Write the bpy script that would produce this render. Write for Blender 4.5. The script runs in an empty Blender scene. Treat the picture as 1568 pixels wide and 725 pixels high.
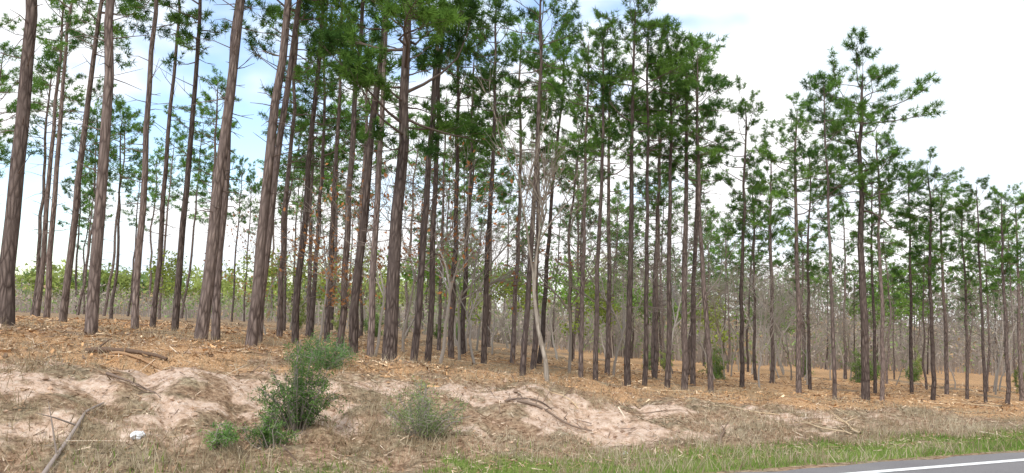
import bpy, math, random
import numpy as np
from mathutils import Vector, Matrix
random.seed(7); rng=np.random.default_rng(11)
sc=bpy.context.scene
COL=sc.collection

# ------------------------------------------------------------ helpers
TAB=rng.random((256,256))
def vn(x,y):
    x=np.asarray(x,float); y=np.asarray(y,float)
    xi=np.floor(x).astype(int); yi=np.floor(y).astype(int)
    fx=x-xi; fy=y-yi; fx=fx*fx*(3-2*fx); fy=fy*fy*(3-2*fy)
    a=TAB[xi&255,yi&255]; b=TAB[(xi+1)&255,yi&255]; c=TAB[xi&255,(yi+1)&255]; d=TAB[(xi+1)&255,(yi+1)&255]
    return (a*(1-fx)+b*fx)*(1-fy)+(c*(1-fx)+d*fx)*fy
def fbm(x,y,o=4):
    s=0;a=.5;t=0
    for i in range(o):
        s=s+a*vn(x*2**i+i*17.3,y*2**i+i*9.1); t+=a; a*=.5
    return s/t
def ss(a,b,x):
    u=np.clip((x-a)/(b-a),0,1); return u*u*(3-2*u)
DX,DY=.903,.429      # road direction
def road_t(x,y): return -DY*x+DX*y
def road_s(x,y): return DX*x+DY*y
def height(x,y):
    x=np.asarray(x,float); y=np.asarray(y,float)
    t=road_t(x,y); s=road_s(x,y)
    P=.34-1.25*np.tanh(x/14)-1.5*(1-np.exp(-np.clip(y-18,0,None)/50))
    crest=13.6+2.0*(vn(s*.33+5,0*s+3)-.5)
    k=ss(0,1,(t-8.7)/(crest-8.7))
    z=-.10*ss(7.6,8.6,t)*(1-k)+k*P
    env=ss(8.8,10.5,t)
    amp=(.46*(1-ss(16,22,t))+.10)*(1-.45*ss(4,12,x))
    z=z+env*amp*(fbm(x*.55+3,y*.55,3)-.5)
    gul=np.abs(fbm(s*.9+8,t*.35,3)-.5)*2
    z=z-env*.12*(1-ss(13.5,15.5,t))*np.exp(-(gul/.14)**2)*(1-.6*ss(4,10,x))
    z=z+env*(.19*(1-ss(14.5,18,t))+.03)*(fbm(x*2.0,y*2.6,5)-.5)
    z=z+.28*np.exp(-((t-12.6)/1.1)**2)*(vn(s*.45+11,s*0+7)-.25)
    return z
def hz(x,y): return float(height(x,y))

class MB:
    def __init__(s): s.V=[];s.T=[];s.M=[];s.C=[];s.S=[];s.n=0
    def add(s,V,T,mat=0,col=(1,1,1),smooth=False):
        V=np.asarray(V,float).reshape(-1,3); T=np.asarray(T,int).reshape(-1,3)
        C=np.asarray(col,float)
        if C.ndim==1: C=np.tile(C[:3],(len(V),1))
        s.V.append(V); s.T.append(T+s.n); s.M.append(np.full(len(T),mat)); s.C.append(C); s.S.append(np.full(len(T),smooth)); s.n+=len(V)
    def tube(s,pts,rad,k=6,mat=0,col=(1,1,1)):
        P=np.asarray(pts,float); n=len(P)
        D=np.gradient(P,axis=0); D/= (np.linalg.norm(D,axis=1,keepdims=True)+1e-9)
        up=np.array([0,0,1.]) if abs(D[0][2])<.9 else np.array([1.,0,0])
        A=np.cross(D,up); A/=(np.linalg.norm(A,axis=1,keepdims=True)+1e-9); B=np.cross(D,A)
        an=np.arange(k)*2*math.pi/k
        R=np.asarray(rad,float)[:,None,None]
        V=P[:,None,:]+R*(A[:,None,:]*np.cos(an)[None,:,None]+B[:,None,:]*np.sin(an)[None,:,None])
        V=V.reshape(-1,3); T=[]
        for i in range(n-1):
            for j in range(k):
                a=i*k+j;b=i*k+(j+1)%k;c=a+k;d=b+k
                T+= [(a,b,d),(a,d,c)]
        s.add(V,T,mat,col,True)
    def mesh(s,name,mats):
        V=np.concatenate(s.V);T=np.concatenate(s.T);M=np.concatenate(s.M);C=np.concatenate(s.C);S=np.concatenate(s.S)
        me=bpy.data.meshes.new(name)
        me.vertices.add(len(V)); me.vertices.foreach_set('co',V.astype(np.float32).ravel())
        me.loops.add(len(T)*3); me.loops.foreach_set('vertex_index',T.astype(np.int32).ravel())
        me.polygons.add(len(T)); me.polygons.foreach_set('loop_start',(np.arange(len(T))*3).astype(np.int32))
        me.polygons.foreach_set('material_index',M.astype(np.int32))
        me.polygons.foreach_set('use_smooth',S.astype(bool))
        for m in mats: me.materials.append(m)
        at=me.color_attributes.new('Col','FLOAT_COLOR','POINT')
        at.data.foreach_set('color',np.hstack([C,np.ones((len(C),1))]).astype(np.float32).ravel())
        me.update(calc_edges=True); return me
def obj(name,me,loc=(0,0,0),rot=(0,0,0),scale=(1,1,1)):
    o=bpy.data.objects.new(name,me); o.location=loc; o.rotation_euler=rot; o.scale=scale; COL.objects.link(o); return o

# ------------------------------------------------------------ materials
def newmat(name):
    m=bpy.data.materials.new(name); m.use_nodes=True; nt=m.node_tree; nt.nodes.clear()
    return m,nt,nt.nodes,nt.links
def leafmat(name,transl=.3,lo=.75,hi=1.3):
    m,nt,N,L=newmat(name)
    out=N.new('ShaderNodeOutputMaterial'); a=N.new('ShaderNodeAttribute'); a.attribute_name='Col'
    oi=N.new('ShaderNodeObjectInfo'); mr=N.new('ShaderNodeMapRange'); mr.inputs[3].default_value=lo; mr.inputs[4].default_value=hi
    L.new(oi.outputs['Random'],mr.inputs[0])
    mul=N.new('ShaderNodeVectorMath'); mul.operation='SCALE'; L.new(a.outputs['Color'],mul.inputs[0]); L.new(mr.outputs[0],mul.inputs['Scale'])
    b=N.new('ShaderNodeBsdfDiffuse')
    L.new(mul.outputs[0],b.inputs[0])
    if transl>0:
        t=N.new('ShaderNodeBsdfTranslucent'); mx=N.new('ShaderNodeMixShader'); mx.inputs[0].default_value=transl
        L.new(mul.outputs[0],t.inputs[0]); L.new(b.outputs[0],mx.inputs[1]); L.new(t.outputs[0],mx.inputs[2]); L.new(mx.outputs[0],out.inputs[0])
    else: L.new(b.outputs[0],out.inputs[0])
    return m
def barkmat(name,c1,c2,c3,sc_=(16,16,3.2)):
    m,nt,N,L=newmat(name)
    out=N.new('ShaderNodeOutputMaterial'); b=N.new('ShaderNodeBsdfDiffuse')
    tc=N.new('ShaderNodeTexCoord'); mp=N.new('ShaderNodeMapping'); mp.inputs['Scale'].default_value=sc_
    v=N.new('ShaderNodeTexVoronoi'); v.inputs['Scale'].default_value=1.3; v.feature='DISTANCE_TO_EDGE'
    n=N.new('ShaderNodeTexNoise'); n.inputs['Scale'].default_value=1.6; n.inputs['Detail'].default_value=2
    L.new(tc.outputs['Object'],mp.inputs[0]); L.new(mp.outputs[0],n.inputs['Vector'])
    mxv=N.new('ShaderNodeMix'); mxv.data_type='VECTOR'; mxv.inputs[0].default_value=.25
    L.new(mp.outputs[0],mxv.inputs[4]); L.new(n.outputs['Color'],mxv.inputs[5]); L.new(mxv.outputs[1],v.inputs['Vector'])
    r=N.new('ShaderNodeValToRGB'); r.color_ramp.elements[0].position=0; r.color_ramp.elements[0].color=(*c1,1); r.color_ramp.elements[1].position=.35; r.color_ramp.elements[1].color=(*c2,1)
    L.new(v.outputs['Distance'],r.inputs[0])
    n2=N.new('ShaderNodeTexNoise'); n2.inputs['Scale'].default_value=2.2; n2.inputs['Detail'].default_value=3; L.new(tc.outputs['Object'],n2.inputs['Vector'])
    mr=N.new('ShaderNodeMapRange'); mr.inputs[1].default_value=.4; mr.inputs[2].default_value=.65; mr.inputs[4].default_value=.85; L.new(n2.outputs[0],mr.inputs[0])
    mx=N.new('ShaderNodeMix'); mx.data_type='RGBA'; L.new(mr.outputs[0],mx.inputs[0]); L.new(r.outputs[0],mx.inputs[6]); mx.inputs[7].default_value=(*c3,1)
    oi=N.new('ShaderNodeObjectInfo'); m2=N.new('ShaderNodeMapRange'); m2.inputs[3].default_value=.65; m2.inputs[4].default_value=1.5; L.new(oi.outputs['Random'],m2.inputs[0])
    sc2=N.new('ShaderNodeVectorMath'); sc2.operation='SCALE'; L.new(mx.outputs[2],sc2.inputs[0]); L.new(m2.outputs[0],sc2.inputs['Scale'])
    L.new(sc2.outputs[0],b.inputs[0])
    bp=N.new('ShaderNodeBump'); bp.inputs['Strength'].default_value=.9; bp.inputs['Distance'].default_value=.04; L.new(v.outputs['Distance'],bp.inputs['Height']); L.new(bp.outputs[0],b.inputs['Normal'])
    L.new(b.outputs[0],out.inputs[0]); return m
M_needle=leafmat('pine_needles',.42)
M_leaf=leafmat('leaves',.35)
M_grass=leafmat('grass_blades',.25)
M_bark=barkmat('pine_bark',(.060,.045,.040),(.245,.195,.172),(.150,.118,.106))
M_pale=barkmat('pale_bark',(.25,.21,.17),(.46,.40,.33),(.34,.30,.25),(10,10,3))
M_wood=leafmat('dead_wood',0.0,.9,1.1)
M_twig=leafmat('branch_bark',0.0,.75,1.3)
TW=(.16,.125,.108); GREY=(.30,.265,.23)

# ------------------------------------------------------------ terrain
def axis(lo,hi,step,far,g=1.12):
    a=list(np.arange(lo,hi,step)); s=step
    while a[-1]<far: s*=g; a.append(a[-1]+s)
    b=[]; s=step; c=lo
    while c>-far: s*=g; c-=s; b.append(c)
    return np.array(b[::-1]+a)
xs=axis(-16,24,.10,2500); ys=axis(5.5,24,.09,2500)
X,Y=np.meshgrid(xs,ys); Z=height(X,Y)
nx,ny=len(xs),len(ys)
V=np.stack([X,Y,Z],-1).reshape(-1,3)
idx=np.arange(nx*ny).reshape(ny,nx)
a=idx[:-1,:-1].ravel();b_=idx[:-1,1:].ravel();c=idx[1:,1:].ravel();d=idx[1:,:-1].ravel()
T=np.concatenate([np.stack([a,b_,c],1),np.stack([a,c,d],1)])
def masks(x,y):
    t=road_t(x,y); s=road_s(x,y)
    n1=fbm(x*.75+40,y*.9+10,4); n2=fbm(x*1.9+4,y*2.4+70,4)
    band=ss(9.6,11.0,t)*(1-ss(12.8,14.4,t))
    sand=band*ss(.48,.63,n1*.5+n2*.5+.06*np.exp(-((x-1.5)/2.2)**2)+.03*np.exp(-((x+4)/3)**2))*(1-.6*ss(4,9,x))
    green=ss(7.55,7.9,t)*(1-ss(8.7,10.4,t))*ss(.30,.52,n2+.14*ss(-3,5,x))*(.45+.55*ss(-5,0,x))
    chips=ss(12.5,15.5,t)*ss(.30,.60,n1+.12)*(1-.6*ss(24,40,y)*(1-ss(0,8,x)))
    return sand,green,chips
sand,green,chips=masks(X.ravel(),Y.ravel())
mb=MB(); mb.add(V,T,0,np.stack([sand,green,chips],1),True)
m,nt,N,L=newmat('ground_mat')
out=N.new('ShaderNodeOutputMaterial'); b=N.new('ShaderNodeBsdfDiffuse')
tc=N.new('ShaderNodeTexCoord'); at=N.new('ShaderNodeAttribute'); at.attribute_name='Col'; sep=N.new('ShaderNodeSeparateColor'); L.new(at.outputs['Color'],sep.inputs[0])
def noise(s,d=6,r=.6):
    n=N.new('ShaderNodeTexNoise'); n.inputs['Scale'].default_value=s; n.inputs['Detail'].default_value=d; n.inputs['Roughness'].default_value=r; L.new(tc.outputs['Object'],n.inputs['Vector']); return n
def ramp(src,els):
    r=N.new('ShaderNodeValToRGB'); e=r.color_ramp.elements
    e[0].position,e[0].color=els[0][0],(*els[0][1],1); e[1].position,e[1].color=els[-1][0],(*els[-1][1],1)
    for p,cc in els[1:-1]:
        q=e.new(p); q.color=(*cc,1)
    L.new(src,r.inputs[0]); return r.outputs[0]
def mix(f,a,b2):
    x=N.new('ShaderNodeMix'); x.data_type='RGBA'; L.new(f,x.inputs[0]); L.new(a,x.inputs[6]); L.new(b2,x.inputs[7]); return x.outputs[2]
nA=noise(9,5,.78); nC=noise(45,3,.7); nD=noise(3.5,4,.75); nE=noise(1.6,3,.6)
straw=ramp(nA.outputs[0],[(.34,(.12,.075,.048)),(.46,(.28,.185,.12)),(.56,(.43,.30,.20)),(.68,(.60,.46,.34))])
straw2=ramp(nA.outputs[0],[(.34,(.10,.075,.05)),(.46,(.23,.18,.12)),(.56,(.36,.29,.19)),(.68,(.50,.43,.31))])
sm=N.new('ShaderNodeMapRange'); sm.inputs[1].default_value=.42; sm.inputs[2].default_value=.6; L.new(nE.outputs[0],sm.inputs[0])
straw=mix(sm.outputs[0],straw,straw2)
sandc=ramp(nA.outputs[0],[(.3,(.32,.205,.14)),(.45,(.54,.385,.28)),(.52,(.64,.48,.37)),(.68,(.76,.63,.52))])
greenc=ramp(nC.outputs[0],[(.35,(.10,.15,.03)),(.5,(.20,.27,.07)),(.65,(.33,.33,.13))])
chipc=ramp(nC.outputs[0],[(.35,(.24,.14,.075)),(.5,(.52,.315,.165)),(.65,(.72,.49,.30))])
def fac(src,n,w=.9,lo=.35,hi=.65):
    m1=N.new('ShaderNodeMath'); m1.operation='MULTIPLY_ADD'; L.new(n,m1.inputs[0]); m1.inputs[1].default_value=w; L.new(src,m1.inputs[2])
    mr=N.new('ShaderNodeMapRange'); mr.inputs[1].default_value=lo+w/2; mr.inputs[2].default_value=hi+w/2; L.new(m1.outputs[0],mr.inputs[0]); return mr.outputs[0]
col=mix(fac(sep.outputs[2],nD.outputs[0],1.2),straw,chipc)
col=mix(fac(sep.outputs[0],nD.outputs[0],1.9,.35,.75),col,sandc)
col=mix(fac(sep.outputs[1],nD.outputs[0],1.0),col,greenc)
L.new(col,b.inputs[0])
bp=N.new('ShaderNodeBump'); bp.inputs['Strength'].default_value=.9; bp.inputs['Distance'].default_value=.07; L.new(nA.outputs[0],bp.inputs['Height']); L.new(bp.outputs[0],b.inputs['Normal'])
L.new(b.outputs[0],out.inputs[0])
obj('ground',mb.mesh('ground',[m]))

# ------------------------------------------------------------ road
def strip(t0,t1,z,name,mat,n=200,S=400,wob=0):
    mb=MB(); s_=np.linspace(-S,S,n)
    V=[]
    for q in s_:
        for k,t in enumerate((t0,t1)):
            tt=t+(wob*(vn(q*2.1,3.)-.5) if k==1 else 0)
            V.append((DX*q-DY*tt,DY*q+DX*tt,z))
    T=[]
    for i in range(n-1):
        a=2*i; T+=[(a,a+2,a+3),(a,a+3,a+1)]
    mb.add(V,T,0); return mb.mesh(name,[mat])
m,nt,N,L=newmat('asphalt'); out=N.new('ShaderNodeOutputMaterial'); b=N.new('ShaderNodeBsdfPrincipled'); b.inputs['Roughness'].default_value=.85
tc=N.new('ShaderNodeTexCoord')
n1=noise(60,4,.8); n2=noise(.8,4,.6)
r1=ramp(n1.outputs[0],[(.3,(.09,.085,.085)),(.7,(.26,.245,.24))]); r2=ramp(n2.outputs[0],[(.3,(.14,.13,.135)),(.7,(.22,.205,.20))])
x=N.new('ShaderNodeMix'); x.data_type='RGBA'; x.inputs[0].default_value=.5; L.new(r1,x.inputs[6]); L.new(r2,x.inputs[7]); L.new(x.outputs[2],b.inputs['Base Color'])
L.new(b.outputs[0],out.inputs[0]); M_asph=m
def paint(name,c):
    global tc,N,L
    m,nt,N,L=newmat(name); out=N.new('ShaderNodeOutputMaterial'); b=N.new('ShaderNodeBsdfPrincipled'); b.inputs['Roughness'].default_value=.7
    tc=N.new('ShaderNodeTexCoord'); n=noise(25,5,.8); r=ramp(n.outputs[0],[(.3,tuple(v*.6 for v in c)),(.5,c)]); L.new(r,b.inputs['Base Color']); L.new(b.outputs[0],out.inputs[0]); return m
road=obj('road',strip(-3.0,7.5,.012,'road',M_asph,4000,400,.12))
for nm,t0,t1,mt in (('edge_line',7.0,7.12,paint('white_paint',(.8,.8,.78))),('centre_line',2.1,2.22,paint('yellow_paint',(.7,.45,.05)))):
    o=obj(nm,strip(t0,t1,.017,nm,mt)); o.parent=road

# ------------------------------------------------------------ pine generator
def unit(v): return v/(np.linalg.norm(v)+1e-9)
def needles(mb,C,D,tint,nn,ln,w,mat=1,R=None):
    C=np.asarray(C);D=np.asarray(D);tint=np.asarray(tint); n=len(C)
    c=np.repeat(C,nn,0); d=np.repeat(D,nn,0); tn=np.repeat(tint,nn,0)
    r=R.normal(size=(n*nn,3)); r/=np.linalg.norm(r,axis=1,keepdims=True)
    dr=d*.75+r; dr/=np.linalg.norm(dr,axis=1,keepdims=True)
    l=ln*R.uniform(.7,1.2,(n*nn,1))
    sd=np.cross(dr,R.normal(size=(n*nn,3))); sd/=np.linalg.norm(sd,axis=1,keepdims=True)
    b0=c-dr*.01; tip=c+dr*l
    V=np.stack([b0-sd*w*.5,b0+sd*w*.5+dr*l*.3,tip],1).reshape(-1,3)
    k=np.arange(n*nn)*3
    colr=tn*R.uniform(.75,1.25,(n*nn,1))
    mb.add(V,np.stack([k,k+1,k+2],1),mat,np.repeat(colr,3,0))
def green_tint(R,q):
    a=np.array([.058,.128,.034]); b=np.array([.20,.36,.070])
    return a*(1-q)+b*q
def pine(seed,H=12.,dia=.21,cb=.52,Rc=1.9,nb=34,nn=12,nl=.175,w=.022,dead=14,wander=.12,shape=.28,tuft=1.,top=.75,upk=50):
    R=np.random.default_rng(seed); mb=MB()
    n=14; hs=np.linspace(0,1,n)
    wx=np.cumsum(R.normal(0,wander/3,n)); wy=np.cumsum(R.normal(0,wander/3,n)); wx-=wx[0]; wy-=wy[0]
    wx-=hs*wx[-1]*.7; wy-=hs*wy[-1]*.7
    P=np.stack([wx,wy,hs*H-.25*(hs==0)],1)
    r=dia/2*(1-.72*hs**1.3)*(1+.15*np.exp(-hs*40)); r[-1]=.012
    mb.tube(P,r,10,0)
    pos=lambda f: np.array([np.interp(f,hs,P[:,i]) for i in range(3)])
    rad=lambda f: np.interp(f,hs,r)
    for i in range(dead):
        f=R.uniform(.2,cb+.08); az=R.uniform(0,6.28); l=R.uniform(.15,1.3)*(.5+f)
        p=pos(f); d=np.array([math.cos(az),math.sin(az),R.uniform(-.2,.5)])
        q=p+d*l*.5; e=p+d*l+np.array([0,0,R.uniform(-.15,.1)])
        mb.tube([p,q,e],[.014,.009,.004],3,2,TW)
        if R.random()<.6:
            mb.tube([q,q+unit(d+R.normal(0,.5,3))*l*.5],[.007,.003],3,2,TW)
    C=[];D=[];Tn=[]; side=R.uniform(0,6.28); asy=R.uniform(.05,.35)
    for i in range(nb):
        f=(i+R.uniform(0,1))/nb; h=cb+(1-cb)*f**.9
        az=i*2.4+R.uniform(-1.1,1.1)
        prof=(.55+.45*f/shape) if f<shape else (1-((f-shape)/(1-shape))**1.8*top)
        l=Rc*prof*R.uniform(.40,1.18)*(1+asy*math.cos(az-side))
        if f<.4 and R.random()<.4: l*=.5
        el=math.radians(-6+upk*f**1.3+R.uniform(-18,20))
        hd=np.array([math.cos(az),math.sin(az),0]); p=pos(h)
        pts=[p]; ns=5; dr=hd*math.cos(el)+np.array([0,0,math.sin(el)])
        for k in range(ns):
            dr=unit(dr+np.array([0,0,.07])+R.normal(0,.17,3)); pts.append(pts[-1]+dr*l/ns)
        r0=min(rad(h)*.5,.010+.013*l)
        pts=np.array(pts); mb.tube(pts,np.linspace(r0,.005,ns+1),4,2,TW)
        bt=np.clip(R.normal(.42,.27)+.3*(f-.5),0,1)
        m=int(l*2.9*tuft)+3
        for j in range(m):
            u=min(.40+.60*(j+R.random())/m,1.); q=np.array([np.interp(u*ns,range(ns+1),pts[:,c_]) for c_ in range(3)])
            lat=np.cross(dr,[0,0,1])*(1 if j%2 else -1)
            sd=unit(dr*.7+lat*R.uniform(.4,1.3)*(1.35-u)+np.array([0,0,R.uniform(-.15,.6)]))
            sl=(.22+.26*l*(1.2-u))*R.uniform(.6,1.3)
            e=q+sd*sl; mb.tube([q,e],[.007,.004],3,2,TW)
            for k in range(2+int(sl*4)):
                g=R.uniform(.5,1.0); q2=q+sd*sl*g; td=unit(sd+R.normal(0,.6,3)+np.array([0,0,.35])); tl=R.uniform(.06,.22)
                if k==0: q2=e; td=sd
                tq=np.clip(bt+R.normal(0,.18),0,1)
                for z_ in (.35,1.):
                    C.append(q2+td*tl*z_); D.append(td); Tn.append(green_tint(R,tq))
    needles(mb,C,D,Tn,nn,nl,w,1,R)
    return mb.mesh('pine_tree',[M_bark,M_needle,M_twig])
specs=[(.58,1.7,28,22,.3,.08,.185),(.54,1.9,30,24,.35,.10,.195),(.64,1.7,24,20,.45,.08,.18),(.50,1.8,29,28,.3,.14,.185),
 (.60,2.0,27,22,.45,.09,.195),(.68,1.8,21,28,.5,.10,.175),(.47,1.7,29,30,.3,.14,.17),(.62,1.6,23,30,.4,.10,.165),
 (.56,2.2,33,24,.4,.08,.255),(.54,2.2,33,26,.4,.08,.24)]
variants=[pine(100+i,12,dm,cb,Rc,nb,dead=dd,shape=sh,wander=wd,top=.72) for i,(cb,Rc,nb,dd,sh,wd,dm) in enumerate(specs)]
farv=[pine(200+i,12,.18,cb,Rc,nb,nn=5,nl=.21,w=.042,dead=14,shape=sh,wander=wd*1.6,tuft=.9) for i,(cb,Rc,nb,dd,sh,wd,dm) in enumerate(specs[:6])]
occupied=[]
def plant(bx,D,H,var=None,lx=0,ly=0,rot=None,me=None,baseH=12.,cs=1.):
    x=bx*D; y=D
    me=me or (variants[var] if var is not None else (farv[random.randrange(6)] if D>38 else variants[random.randrange(8)]))
    s=H/baseH; sxy=s*cs
    o=obj('pine_tree',me,(x,y,hz(x,y)),(0,0,0),(sxy,sxy,s))
    rz=rot if rot is not None else random.uniform(0,6.28)
    o.rotation_euler=(Matrix.Rotation(lx,3,'Y')@Matrix.Rotation(ly,3,'X')@Matrix.Rotation(rz,3,'Z')).to_euler()
    occupied.append((x,y)); return o
# surveyed trees: bearing (tan), distance, height, lean, variant, girth factor
L1=[(-.621,18,15.5,-.035,8,1.),(-.585,34,15,0,2,1.),(-.572,31,15,.01,5,1.),(-.552,26,15,.035,0,1.),(-.516,17.5,15,-.012,4,1.),
(-.462,22,14.5,-.01,2,.9),(-.441,27,14,0,5,.9),(-.413,25,14.5,.01,0,.9),(-.381,19.5,15.5,.05,9,.95),(-.361,21,15,.0,2,.95),
(-.318,19.5,15.5,.045,4,1.05),(-.309,22,15,.05,1,.9),(-.283,29,13.5,0,3,1),(-.263,24,14,.03,1,.9),(-.245,32,14,0,6,1),(-.225,28,13,0,2,1),
(-.21,22,14,.01,3,.9),(-.19,20,14.5,.04,1,.95),(-.17,18.6,12,.02,5,.9),(-.117,19,12.5,.035,7,1.),(-.10,21,12,.0,2,.9),
(-.07,26,12,0,3,1.),(-.055,31,12,0,1,1.),(-.03,24,11.2,.0,0,1.),(0.005,27,11.5,0,6,1.),(.018,19.5,10.0,.01,5,1.0),(.03,25,11,.0,1,1.),
(.09,24,10.2,0,7,1.),(.108,22.5,10.1,0,0,.95),(.122,28,11.2,0,1,1.),(.148,21.5,10.3,.0,4,1.),(.168,23,10.6,0,7,1.),(.18,30,11.8,0,3,1.),
(.196,23.5,10.3,0,2,1.05),(.217,24,10.4,.0,4,1.15),(.228,27,11,0,0,1.),(.25,23.5,10.0,-.04,5,1.1),(.288,30,10.8,0,3,1.),
(.324,36,10.5,0,1,1.),(.358,28,10.0,0,1,1.15),(.372,33,10,0,6,1.),(.402,26,10.3,-.025,7,.9),(.46,28,9.5,0,3,1.),(.452,33,9,0,0,1.),
(.497,35,9.8,0,6,1.1),(.522,31,9.0,-.01,3,1.2),(.54,36,9.4,0,1,1.2),(.565,33,8.2,0,6,1.1),(.588,31,8.3,-.02,7,1.1),(.614,31,8.0,0,1,1.2),(.632,34,8.4,0,4,1.2)]
for bx,D,H,ln,v,g in L1: plant(bx,D,H,var=v,lx=ln,cs=g)
hero=pine(779,10.8,.31,.42,3.1,40,nn=17,nl=.20,dead=22,wander=.12,shape=.3,tuft=1.15)
plant(-.147,17.8,10.8,me=hero,baseH=10.8,rot=.5,lx=.01)
hero2=pine(501,11.5,.28,.54,2.9,38,nn=14,nl=.20,dead=30,wander=.10,shape=.62,top=.55,upk=38)
plant(.440,28,11.5,me=hero2,baseH=11.5,rot=2.0)
# stand behind
random.seed(21); cnt=0; tries=0
while cnt<122 and tries<9000:
    tries+=1
    D=random.uniform(30,80)
    bx=random.uniform(-.75,.78)
    if bx<-.30 and random.random()<.55: continue
    x=bx*D
    if any((x-q[0])**2+(D-q[1])**2<3.2 for q in occupied): continue
    H=14.0 if bx<-.2 else (14-3.0*(bx+.2)/.4 if bx<.2 else 11-2.4*min(1,(bx-.2)/.35))
    plant(bx,D,H*random.uniform(.72,1.08),lx=random.gauss(0,.022),ly=random.gauss(0,.02),cs=random.uniform(.85,1.1)); cnt+=1

# ------------------------------------------------------------ broadleaf trees
def bare(seed,H,r0,fork,spread=.5,leaf=None,leafn=0,mat=None,depthmax=4,leafs=.07,nfork=3):
    R=np.random.default_rng(seed); mb=MB(); C=[]
    mat=mat or M_twig
    def grow(p,d,l,r,dep):
        k=4 if dep<3 else 3; pts=[p]
        for i in range(k):
            d=unit(d+R.normal(0,.13,3)+np.array([0,0,.05])); pts.append(pts[-1]+d*l/k)
        mb.tube(pts,np.linspace(r,max(r*.55,.004),k+1),7 if dep==0 else (4 if dep<3 else 3),0,GREY)
        if dep>=2: 
            for _ in range(leafn): C.append(pts[R.integers(1,k+1)]+R.normal(0,.12,3))
        if dep>=depthmax: return
        nchild=nfork if dep==0 else R.integers(3,6)
        for c in range(nchild):
            u=R.uniform(.75,1.) if dep==0 else R.uniform(.25,1.)
            q=np.array([np.interp(u*k,range(k+1),np.array(pts)[:,a]) for a in range(3)])
            nd=unit(d+R.normal(0,spread,3)*np.array([1,1,.5])); 
            grow(q,nd,l*R.uniform(.45,.75) if dep else H*.45*R.uniform(.7,1.1),r*R.uniform(.4,.62),dep+1)
    grow(np.array([0,0,-.1]),np.array([0,0,1.]),H*fork,r0,0)
    if C:
        C=np.array(C); n=len(C); a=R.normal(size=(n,3)); a/=np.linalg.norm(a,axis=1,keepdims=True); b=np.cross(a,R.normal(size=(n,3))); b/=np.linalg.norm(b,axis=1,keepdims=True)
        s=leafs*R.uniform(.6,1.3,(n,1))
        V=np.stack([C-a*s,C+b*s*.5,C+a*s,C-b*s*.5],1).reshape(-1,3); k=np.arange(n)*4
        T=np.concatenate([np.stack([k,k+1,k+2],1),np.stack([k,k+2,k+3],1)])
        mb.add(V,T,1,np.repeat(np.array(leaf)*R.uniform(.55,1.4,(n,1)),4,0))
    return mb.mesh('bare_tree',[mat,M_leaf])
bares=[bare(1,6.5,.06,.35),bare(2,7.5,.065,.4,.45),bare(3,6,.05,.3,.6),bare(4,7,.06,.45,.5)]
rust=[bare(5,5.5,.045,.35,.5,(.38,.17,.07),1,leafs=.06),bare(6,4,.035,.3,.6,(.42,.21,.09),2,leafs=.055)]
ygreen=[bare(7,4.5,.05,.25,.6,(.32,.40,.08),5,leafs=.09),bare(8,5.5,.06,.3,.6,(.20,.34,.07),6,leafs=.10)]
pale=bare(12,4.8,.06,.60,.22,mat=M_pale,nfork=3,depthmax=4)
def put(name,me,bx,D,s=1.,rz=None):
    x=bx*D; occupied.append((x,D)); return obj(name,me,(x,D,hz(x,D)),(0,0,random.uniform(0,6.28) if rz is None else rz),(s,s,s))
put('bare_deciduous_tree',pale,.050,17.6,1.0,1.0)
for bx,D,k,s in ((-.085,22,0,1.25),(-.19,23,1,1.1),(-.30,29,1,1.),(-.06,25,0,1.2),(-.165,21,0,1.),(-.235,26,0,1.1)):
    put('rust_leaved_oak_tree',rust[k],bx,D,s)
for bx,D,k,s in ((-.04,23,2,.9),(.075,26,1,.9),(.13,27,0,.85),(-.13,27,3,.9),(.2,31,1,.9),(.31,31,2,.9)):
    put('bare_deciduous_tree',bares[k],bx,D,s)
for bx,D,k,s in ((-.27,40,0,1),(-.06,34,1,1.),(-.02,36,0,1),(.06,40,1,1.1),(.09,36,0,.9),(.2,48,1,1),(-.4,46,0,1),(.34,50,1,1.),(-.13,44,1,1.2),(.0,50,1,1.3),(.12,55,1,1.3),(.27,52,0,1.2),(.45,56,1,1.3),(-.2,55,0,1.4),(-.33,58,0,1.3)):
    put('spring_leafing_tree',ygreen[k],bx,D,s)
for i in range(105):
    bx=random.uniform(.10,.8) if random.random()<.74 else random.uniform(-.28,.10)
    D=random.uniform(36,80) if bx>.3 else random.uniform(32,80)
    put('bare_deciduous_tree',random.choice(bares),bx,D,random.uniform(.55,1.1))

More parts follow.
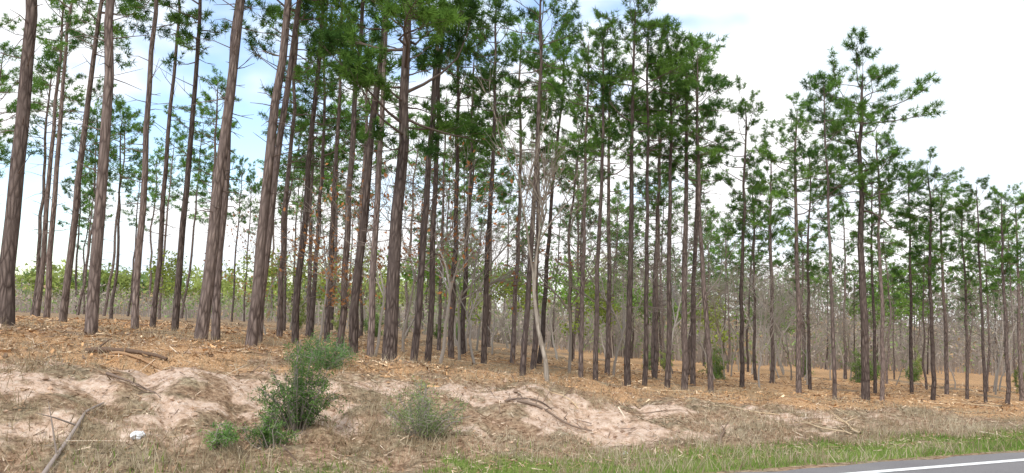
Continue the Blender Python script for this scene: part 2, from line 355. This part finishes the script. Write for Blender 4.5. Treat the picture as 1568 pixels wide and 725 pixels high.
# ------------------------------------------------------------ distant woods (one mass) and thicket
def distant():
    R=np.random.default_rng(44); mb=MB(); 
    for i in range(560):
        bx=R.uniform(-1.2,1.2); D=R.uniform(90,180)
        right=bx>.08
        x=bx*D; z=hz(x,D); H=R.uniform(6,10)*(D/140)*(1.6 if right else .80)
        typ=R.random()
        if right: base=np.array([.34,.30,.26]) if typ<.5 else np.array([.20,.29,.12])  # far foliage colours lightened to imitate distance haze
        else: base=np.array([.36,.43,.13]) if typ<.6 else np.array([.20,.30,.11])
        if abs(bx)<.2 and typ>.4: base=np.array([.30,.36,.15])
        mb.tube([(x,D,z-.2),(x+R.normal(0,.3),D,z+H*.8)],[.14,.05],4,0,(.22,.19,.17))
        n=330; nb=9
        cc=np.stack([x+R.normal(0,H*.17,nb),D+R.normal(0,H*.17,nb),z+H*R.uniform(.08,.95,nb)],1)
        w=R.integers(0,nb,n); C=cc[w]+R.normal(0,H*.085,(n,3))
        C[:,2]=np.maximum(C[:,2],z+.1)
        a=R.normal(size=(n,3)); b=R.normal(size=(n,3)); s=R.uniform(.10,.30,(n,1))
        V=np.stack([C-a*s,C+a*s*.4+b*s,C+a*s],1).reshape(-1,3); k=np.arange(n)*3
        tint=base*(R.uniform(.65,1.25,(nb,1))[w])*R.uniform(.8,1.2,(n,1))
        mb.add(V,np.stack([k,k+1,k+2],1),0,np.repeat(tint,3,0))
    return mb.mesh('distant_trees',[M_leaf])
obj('distant_trees',distant())
def thicket():
    R=np.random.default_rng(45); mb=MB()
    for i in range(950):
        bx=R.uniform(-.15,.95) if R.random()<.8 else R.uniform(-.8,-.15); D=R.uniform(60,96); x=bx*D; z=hz(x,D)
        H=R.uniform(1.6,5.2)*(1 if bx>0 else .6); typ=R.random()
        base=np.array([.36,.31,.26]) if typ<.55 else (np.array([.22,.31,.11]) if typ<.85 else np.array([.42,.30,.18]))
        m=16; px=x+R.normal(0,.9,m); py=D+R.normal(0,.9,m); h=H*R.uniform(.5,1.1,m); lx=R.normal(0,.16,m)*h; w=R.uniform(.02,.045,m)
        V=np.stack([np.stack([px-w,py,0*px+z-.1],1),np.stack([px+w,py,0*px+z-.1],1),np.stack([px+lx,py,z+h],1)],1).reshape(-1,3); k=np.arange(m)*3
        mb.add(V,np.stack([k,k+1,k+2],1),0,np.array([.30,.26,.23])*R.uniform(.7,1.2))
        n=95; C=np.stack([x+R.normal(0,1.0,n),D+R.normal(0,1.0,n),z+H*R.beta(1.4,1.5,n)],1)
        a=R.normal(size=(n,3)); b=R.normal(size=(n,3)); s=R.uniform(.04,.12,(n,1))
        V=np.stack([C-a*s,C+b*s,C+a*s],1).reshape(-1,3); k=np.arange(n)*3
        mb.add(V,np.stack([k,k+1,k+2],1),0,np.repeat(base*R.uniform(.6,1.3,(n,1)),3,0))
    return mb.mesh('distant_thicket',[M_leaf])
obj('distant_thicket',thicket())

# ------------------------------------------------------------ shrubs
def shrub(seed,H,W,n,cols,leafs,stems=14):
    R=np.random.default_rng(seed); mb=MB(); C=[];Tt=[];DD=[]
    for i in range(stems):
        az=R.uniform(0,6.28); o=R.uniform(0,1)**.7
        base=np.array([math.cos(az),math.sin(az),0])*W*.12*R.random(); tip=np.array([math.cos(az)*W*.5*o,math.sin(az)*W*.5*o,H*(1.05-.65*o)*R.uniform(.6,1.05)])
        mid=(base+tip)/2+np.array([0,0,H*.05])+R.normal(0,.03,3)
        mb.tube([base-[0,0,.05],mid,tip],[.010,.006,.003],4,0,GREY)
        bt=R.uniform(0,1)
        for j in range(7):
            u=R.uniform(.12,1); p=(base*(1-u)+tip*u)+np.array([0,0,H*.1*u*(1-u)*2]); d=unit(R.normal(0,1,3)+np.array([0,0,.25])); l=R.uniform(.08,.26)*W*.8
            mb.tube([p,p+d*l],[.005,.002],3,0,GREY)
            m=n//(stems*7)
            uu=R.uniform(.1,1.05,m)
            C.append(p+d[None,:]*l*uu[:,None]+R.normal(0,.022*max(W,.7),(m,3))); 
            q=np.clip(bt*.6+R.uniform(0,.4)+R.normal(0,.1,(m,1)),0,1); Tt.append(np.array(cols[0])*(1-q)+np.array(cols[1])*q)
            DD.append(np.tile(d,(m,1)))
    C=np.concatenate(C);Tt=np.concatenate(Tt);DD=np.concatenate(DD); C[:,2]=np.maximum(C[:,2],.02)
    m=len(C); a=DD*.6+R.normal(0,.6,(m,3)); a/=np.linalg.norm(a,axis=1,keepdims=True); b=np.cross(a,R.normal(size=(m,3))); b/=np.linalg.norm(b,axis=1,keepdims=True)
    s=leafs*R.uniform(.6,1.3,(m,1))
    V=np.stack([C,C+a*s+b*s*.3,C+a*s*2,C+a*s-b*s*.3],1).reshape(-1,3); k=np.arange(m)*4
    mb.add(V,np.concatenate([np.stack([k,k+1,k+2],1),np.stack([k,k+2,k+3],1)]),1,np.repeat(Tt,4,0))
    return mb.mesh('shrub',[M_twig,M_leaf])
G=((.065,.135,.04),(.22,.38,.10))
def sh(name,me,x,y): obj(name,me,(x,y,hz(x,y)-.02))
sh('evergreen_shrub',shrub(1,1.25,1.15,9500,G,.019,44),-2.72,10.7)
sh('evergreen_shrub',shrub(2,.5,.8,3500,G,.018,20),-2.85,10.0)
sh('evergreen_shrub',shrub(3,.6,1.5,5500,((.07,.14,.05),(.21,.35,.13)),.024,26),-3.35,14.6)
sh('evergreen_shrub',shrub(4,.32,.65,1600,G,.018,12),-3.4,9.6)
sh('leafy_shrub',shrub(5,.8,1.35,4600,((.13,.20,.07),(.32,.40,.16)),.018,36),-1.15,11.2)
us=[shrub(30,1.3,1.3,2600,((.08,.14,.04),(.24,.35,.10)),.04,16),shrub(31,1.6,1.0,2200,((.16,.21,.06),(.34,.40,.12)),.04,14)]
for i in range(26):
    D=random.uniform(34,72); bx=random.uniform(-.3,.75); s=random.uniform(.7,1.5); x=bx*D
    obj('understory_shrub',us[i%2],(x,D,hz(x,D)-.03),(0,0,random.uniform(0,6)),(s,s,s))

# ------------------------------------------------------------ ground cover
def scatter(n,xr,yr,dens,R):
    x=R.uniform(*xr,n); y=R.uniform(*yr,n); k=R.random(n)<dens(x,y); return x[k],y[k]
def blades(name,x,y,hmin,hmax,w,c1,c2,R,lean=.6):
    n=len(x); z=height(x,y)-.01; p=np.stack([x,y,z],1); az=R.uniform(0,6.28,n); h=R.uniform(hmin,hmax,n)*(.5+fbm(x*1.3,y*1.3,2)); l=h*R.uniform(0,lean,n)
    tip=p+np.stack([np.cos(az)*l,np.sin(az)*l,h],1); a2=R.uniform(0,6.28,n); sd=np.stack([np.cos(a2),np.sin(a2),0*a2],1)*w*R.uniform(.6,1.3,(n,1))
    V=np.stack([p-sd,p+sd,tip],1).reshape(-1,3); k=np.arange(n)*3
    q=np.clip(fbm(x*.8+9,y*.8,2)[:,None]*1.4-.3+R.normal(0,.25,(n,1)),0,1); c=np.array(c1)*(1-q)+np.array(c2)*q
    mb=MB(); mb.add(V,np.stack([k,k+1,k+2],1),0,np.repeat(c,3,0)); obj(name,mb.mesh(name,[M_grass]))
R=np.random.default_rng(5)
gx,gy=scatter(230000,(-9,22),(6,22),lambda x,y:(lambda t:masks(x,y)[1]*1.3*(t>7.55))(road_t(x,y)),R)
blades('green_grass',gx,gy,.03,.13,.007,(.13,.23,.04),(.32,.40,.11),R)
dx,dy=scatter(380000,(-13,26),(6,26),lambda x,y:(lambda t,m_:(t>7.7)*(1-ss(11,14,t)*.80)*(1-m_[0]*.85)*(1-.55*m_[1])*ss(.40,.6,fbm(x*.9+31,y*.9,3)+.06*(1-ss(9,10,t))))(road_t(x,y),masks(x,y)),R)
blades('dry_grass',dx,dy,.04,.24,.006,(.29,.22,.13),(.62,.53,.38),R,1.1)
def debris(name,x,y,l0,l1,w0,w1,cols,R,tilt=.25):
    n=len(x); z=height(x,y)+.012; p=np.stack([x,y,z],1); az=R.uniform(0,6.28,n); l=R.uniform(0,1,(n,1))**2.5*(l1-l0)+l0
    d=np.stack([np.cos(az),np.sin(az),R.normal(0,tilt,n)],1); s=np.stack([-np.sin(az),np.cos(az),R.normal(0,.4,n)],1); w=R.uniform(w0,w1,(n,1))
    p[:,2]+=R.uniform(0,.03,n)
    V=np.stack([p-d*l-s*w,p+d*l-s*w*.6,p+d*l+s*w*.6,p-d*l+s*w],1).reshape(-1,3); k=np.arange(n)*4
    c=np.array(cols)[R.integers(0,len(cols),n)]*R.uniform(.7,1.2,(n,1))
    mb=MB(); mb.add(V,np.concatenate([np.stack([k,k+1,k+2],1),np.stack([k,k+2,k+3],1)]),0,np.repeat(c,4,0)); obj(name,mb.mesh(name,[M_wood]))
cx,cy=scatter(110000,(-18,32),(11,46),lambda x,y:masks(x,y)[2]*(.2+.9*ss(.42,.65,fbm(x*.6,y*.6+50,3))),R)
debris('wood_chips',cx,cy,.02,.16,.008,.024,[(.64,.38,.19),(.52,.31,.16),(.76,.57,.37),(.30,.19,.12),(.20,.14,.10)],R)
cx,cy=scatter(120000,(-12,20),(8,20),lambda x,y:(road_t(x,y)>8.6)*(1-.55*masks(x,y)[0])*.6,R)
debris('pine_straw',cx,cy,.015,.08,.003,.008,[(.32,.20,.12),(.44,.30,.19),(.17,.11,.07),(.62,.49,.36)],R,.3)
cx,cy=scatter(2600,(-11,14),(9,17),lambda x,y:(road_t(x,y)>9.2)*(.35+.6*masks(x,y)[0]),R)
debris('twigs',cx,cy,.05,.32,.004,.010,[(.22,.16,.12),(.35,.26,.19),(.14,.10,.08),(.62,.52,.40)],R,.35)
mbc=MB(); R=np.random.default_rng(8)
cx,cy=scatter(5200,(-11,13),(9,16.5),lambda x,y:masks(x,y)[0]*.9+.08*(road_t(x,y)>9),R)
octv=np.array([(1,0,0),(-1,0,0),(0,1,0),(0,-1,0),(0,0,1),(0,0,-1)],float); octf=np.array([(0,2,4),(2,1,4),(1,3,4),(3,0,4),(2,0,5),(1,2,5),(3,1,5),(0,3,5)])
for x_,y_ in zip(cx,cy):
    s_=.008+.045*R.random()**4
    mbc.add(octv*s_*R.uniform(.5,1.3,(6,3))+R.normal(0,s_*.2,(6,3))+np.array([x_,y_,hz(x_,y_)+s_*.25]),octf,0,np.array([.52,.37,.27])*R.uniform(.5,1.3))
obj('soil_clods',mbc.mesh('soil_clods',[M_wood]))
# branches & logs
def log(name,x,y,l,r,az,col,twigs=3):
    R=np.random.default_rng(int(abs(x*91+y*37))); mb=MB(); k=9; P=[];
    w=np.cumsum(R.normal(0,l*.012,k))
    for i in range(k):
        u=(i/(k-1)-.5)*l; px=x+math.cos(az)*u-math.sin(az)*w[i]; py=y+math.sin(az)*u+math.cos(az)*w[i]; P.append((px,py,hz(px,py)+r*.8))
    P=np.array(P)
    for _ in range(2): P[1:-1,2]=np.maximum((P[1:-1,2]+P[:-2,2]+P[2:,2])/3+.01,P[1:-1,2])
    mb.tube(P,r*np.linspace(1,.5,k)*R.uniform(.9,1.1,k),8,0,col)
    for i in range(twigs):
        q=P[R.integers(1,k-1)]; d=unit(R.normal(0,1,3)*np.array([1,1,.3])+np.array([0,0,.3])); mb.tube([q,q+d*l*.12,q+d*l*.22+[0,0,-.02]],[r*.4,r*.3,r*.1],4,0,col)
    obj(name,mb.mesh(name,[M_wood]))
log('fallen_branch',-5.02,8.95,2.7,.028,1.87,(.30,.25,.22),2)
log('fallen_log',-6.4,13.6,1.5,.05,-.15,(.16,.11,.08),4)
log('fallen_log',-6.1,13.3,1.1,.03,-.35,(.38,.24,.14),2)
log('fallen_branch',-5.0,10.9,1.0,.02,-.4,(.2,.15,.12),3)
log('fallen_branch',.75,12.9,1.2,.025,-.2,(.24,.18,.14),5)
log('fallen_branch',.35,13.2,.8,.02,.3,(.2,.15,.12),4)
for i in range(44):
    D=random.uniform(13,34); bx=random.uniform(-.6,.65)
    log('fallen_branch',bx*D,D,random.uniform(.5,2.2),random.uniform(.01,.03),random.uniform(0,3.1),random.choice([(.4,.24,.13),(.22,.16,.12),(.6,.46,.30)]),random.randint(1,5))
def litter(x,y,s,seed):
    R=np.random.default_rng(seed); import bmesh
    bm=bmesh.new(); bmesh.ops.create_icosphere(bm,subdivisions=3,radius=1)
    for v in bm.verts:
        k=1+.6*(vn(v.co.x*2.5+seed+50,v.co.y*2.5+v.co.z*3+50)-.5)+R.normal(0,.07); v.co=Vector((v.co.x*k*s,v.co.y*k*s*.7,v.co.z*k*s*.6))
    me=bpy.data.meshes.new('litter'); bm.to_mesh(me); bm.free(); me.materials.append(M_lit); obj('plastic_litter',me,(x,y,hz(x,y)+s*.4),(0,0,seed))
m,nt,N,L=newmat('white_plastic'); out=N.new('ShaderNodeOutputMaterial'); b=N.new('ShaderNodeBsdfPrincipled'); b.inputs['Base Color'].default_value=(.8,.82,.85,1); b.inputs['Roughness'].default_value=.4; L.new(b.outputs[0],out.inputs[0]); M_lit=m
litter(-4.25,9.45,.085,1); litter(-.45,8.45,.06,2); litter(-.30,8.40,.035,3); litter(1.7,11.6,.045,4)

# ------------------------------------------------------------ world, sun, camera
el=math.radians(48); azs=math.radians(205)
w=bpy.data.worlds.new('World'); sc.world=w; w.use_nodes=True; nt=w.node_tree; N=nt.nodes; L=nt.links; N.clear()
out=N.new('ShaderNodeOutputWorld'); bg=N.new('ShaderNodeBackground'); bg.inputs['Strength'].default_value=.1
sky=N.new('ShaderNodeTexSky'); sky.sky_type='NISHITA'; sky.sun_disc=False; sky.sun_elevation=el; sky.sun_rotation=azs
tc=N.new('ShaderNodeTexCoord'); mp=N.new('ShaderNodeMapping'); mp.inputs['Scale'].default_value=(1,1,1.9); mp.inputs['Location'].default_value=(.35,.1,.2)
n=N.new('ShaderNodeTexNoise'); n.inputs['Scale'].default_value=3.6; n.inputs['Detail'].default_value=4; n.inputs['Roughness'].default_value=.52
L.new(tc.outputs['Generated'],mp.inputs[0]); L.new(mp.outputs[0],n.inputs['Vector'])
sx=N.new('ShaderNodeSeparateXYZ'); L.new(tc.outputs['Generated'],sx.inputs[0])
ma=N.new('ShaderNodeMath'); ma.operation='MULTIPLY_ADD'; L.new(sx.outputs[0],ma.inputs[0]); ma.inputs[1].default_value=.34; L.new(n.outputs[0],ma.inputs[2])
mr=N.new('ShaderNodeMapRange'); mr.interpolation_type='SMOOTHSTEP'; mr.inputs[1].default_value=.32; mr.inputs[2].default_value=.48; L.new(ma.outputs[0],mr.inputs[0])
n2=N.new('ShaderNodeTexNoise'); n2.inputs['Scale'].default_value=3; n2.inputs['Detail'].default_value=3; L.new(mp.outputs[0],n2.inputs['Vector'])
cr=N.new('ShaderNodeValToRGB'); cr.color_ramp.elements[0].position=.40; cr.color_ramp.elements[0].color=(.82,.91,1,1); cr.color_ramp.elements[1].position=.52; cr.color_ramp.elements[1].color=(1,1,1,1); L.new(n2.outputs[0],cr.inputs[0])
scl=N.new('ShaderNodeVectorMath'); scl.operation='SCALE'; scl.inputs['Scale'].default_value=13.; L.new(cr.outputs[0],scl.inputs[0])
s2=N.new('ShaderNodeVectorMath'); s2.operation='SCALE'; s2.inputs['Scale'].default_value=2.9; L.new(sky.outputs[0],s2.inputs[0])
mx=N.new('ShaderNodeMix'); mx.data_type='RGBA'; L.new(mr.outputs[0],mx.inputs[0]); L.new(s2.outputs[0],mx.inputs[6]); L.new(scl.outputs[0],mx.inputs[7])
L.new(mx.outputs[2],bg.inputs[0]); L.new(bg.outputs[0],out.inputs[0])
sl=bpy.data.lights.new('sun','SUN'); sl.energy=2.6; sl.angle=math.radians(10); sl.color=(1,.95,.87)
so=bpy.data.objects.new('sun',sl); COL.objects.link(so)
dirv=Vector((math.sin(azs)*math.cos(el),math.cos(azs)*math.cos(el),math.sin(el)))
so.rotation_euler=dirv.to_track_quat('Z','Y').to_euler()
cam=bpy.data.cameras.new('camera'); cam.lens=28.24; cam.sensor_width=36; cam.clip_end=6000; cam.clip_start=.05
co=bpy.data.objects.new('camera',cam); COL.objects.link(co)
R3=Matrix.Rotation(math.pi/2+math.atan(.095),4,'X')@Matrix.Rotation(.03,4,'Z')
co.matrix_world=Matrix.Translation((0,0,1.8))@R3
sc.camera=co
sc.view_settings.view_transform='Standard'; sc.view_settings.look='None'; sc.view_settings.exposure=0
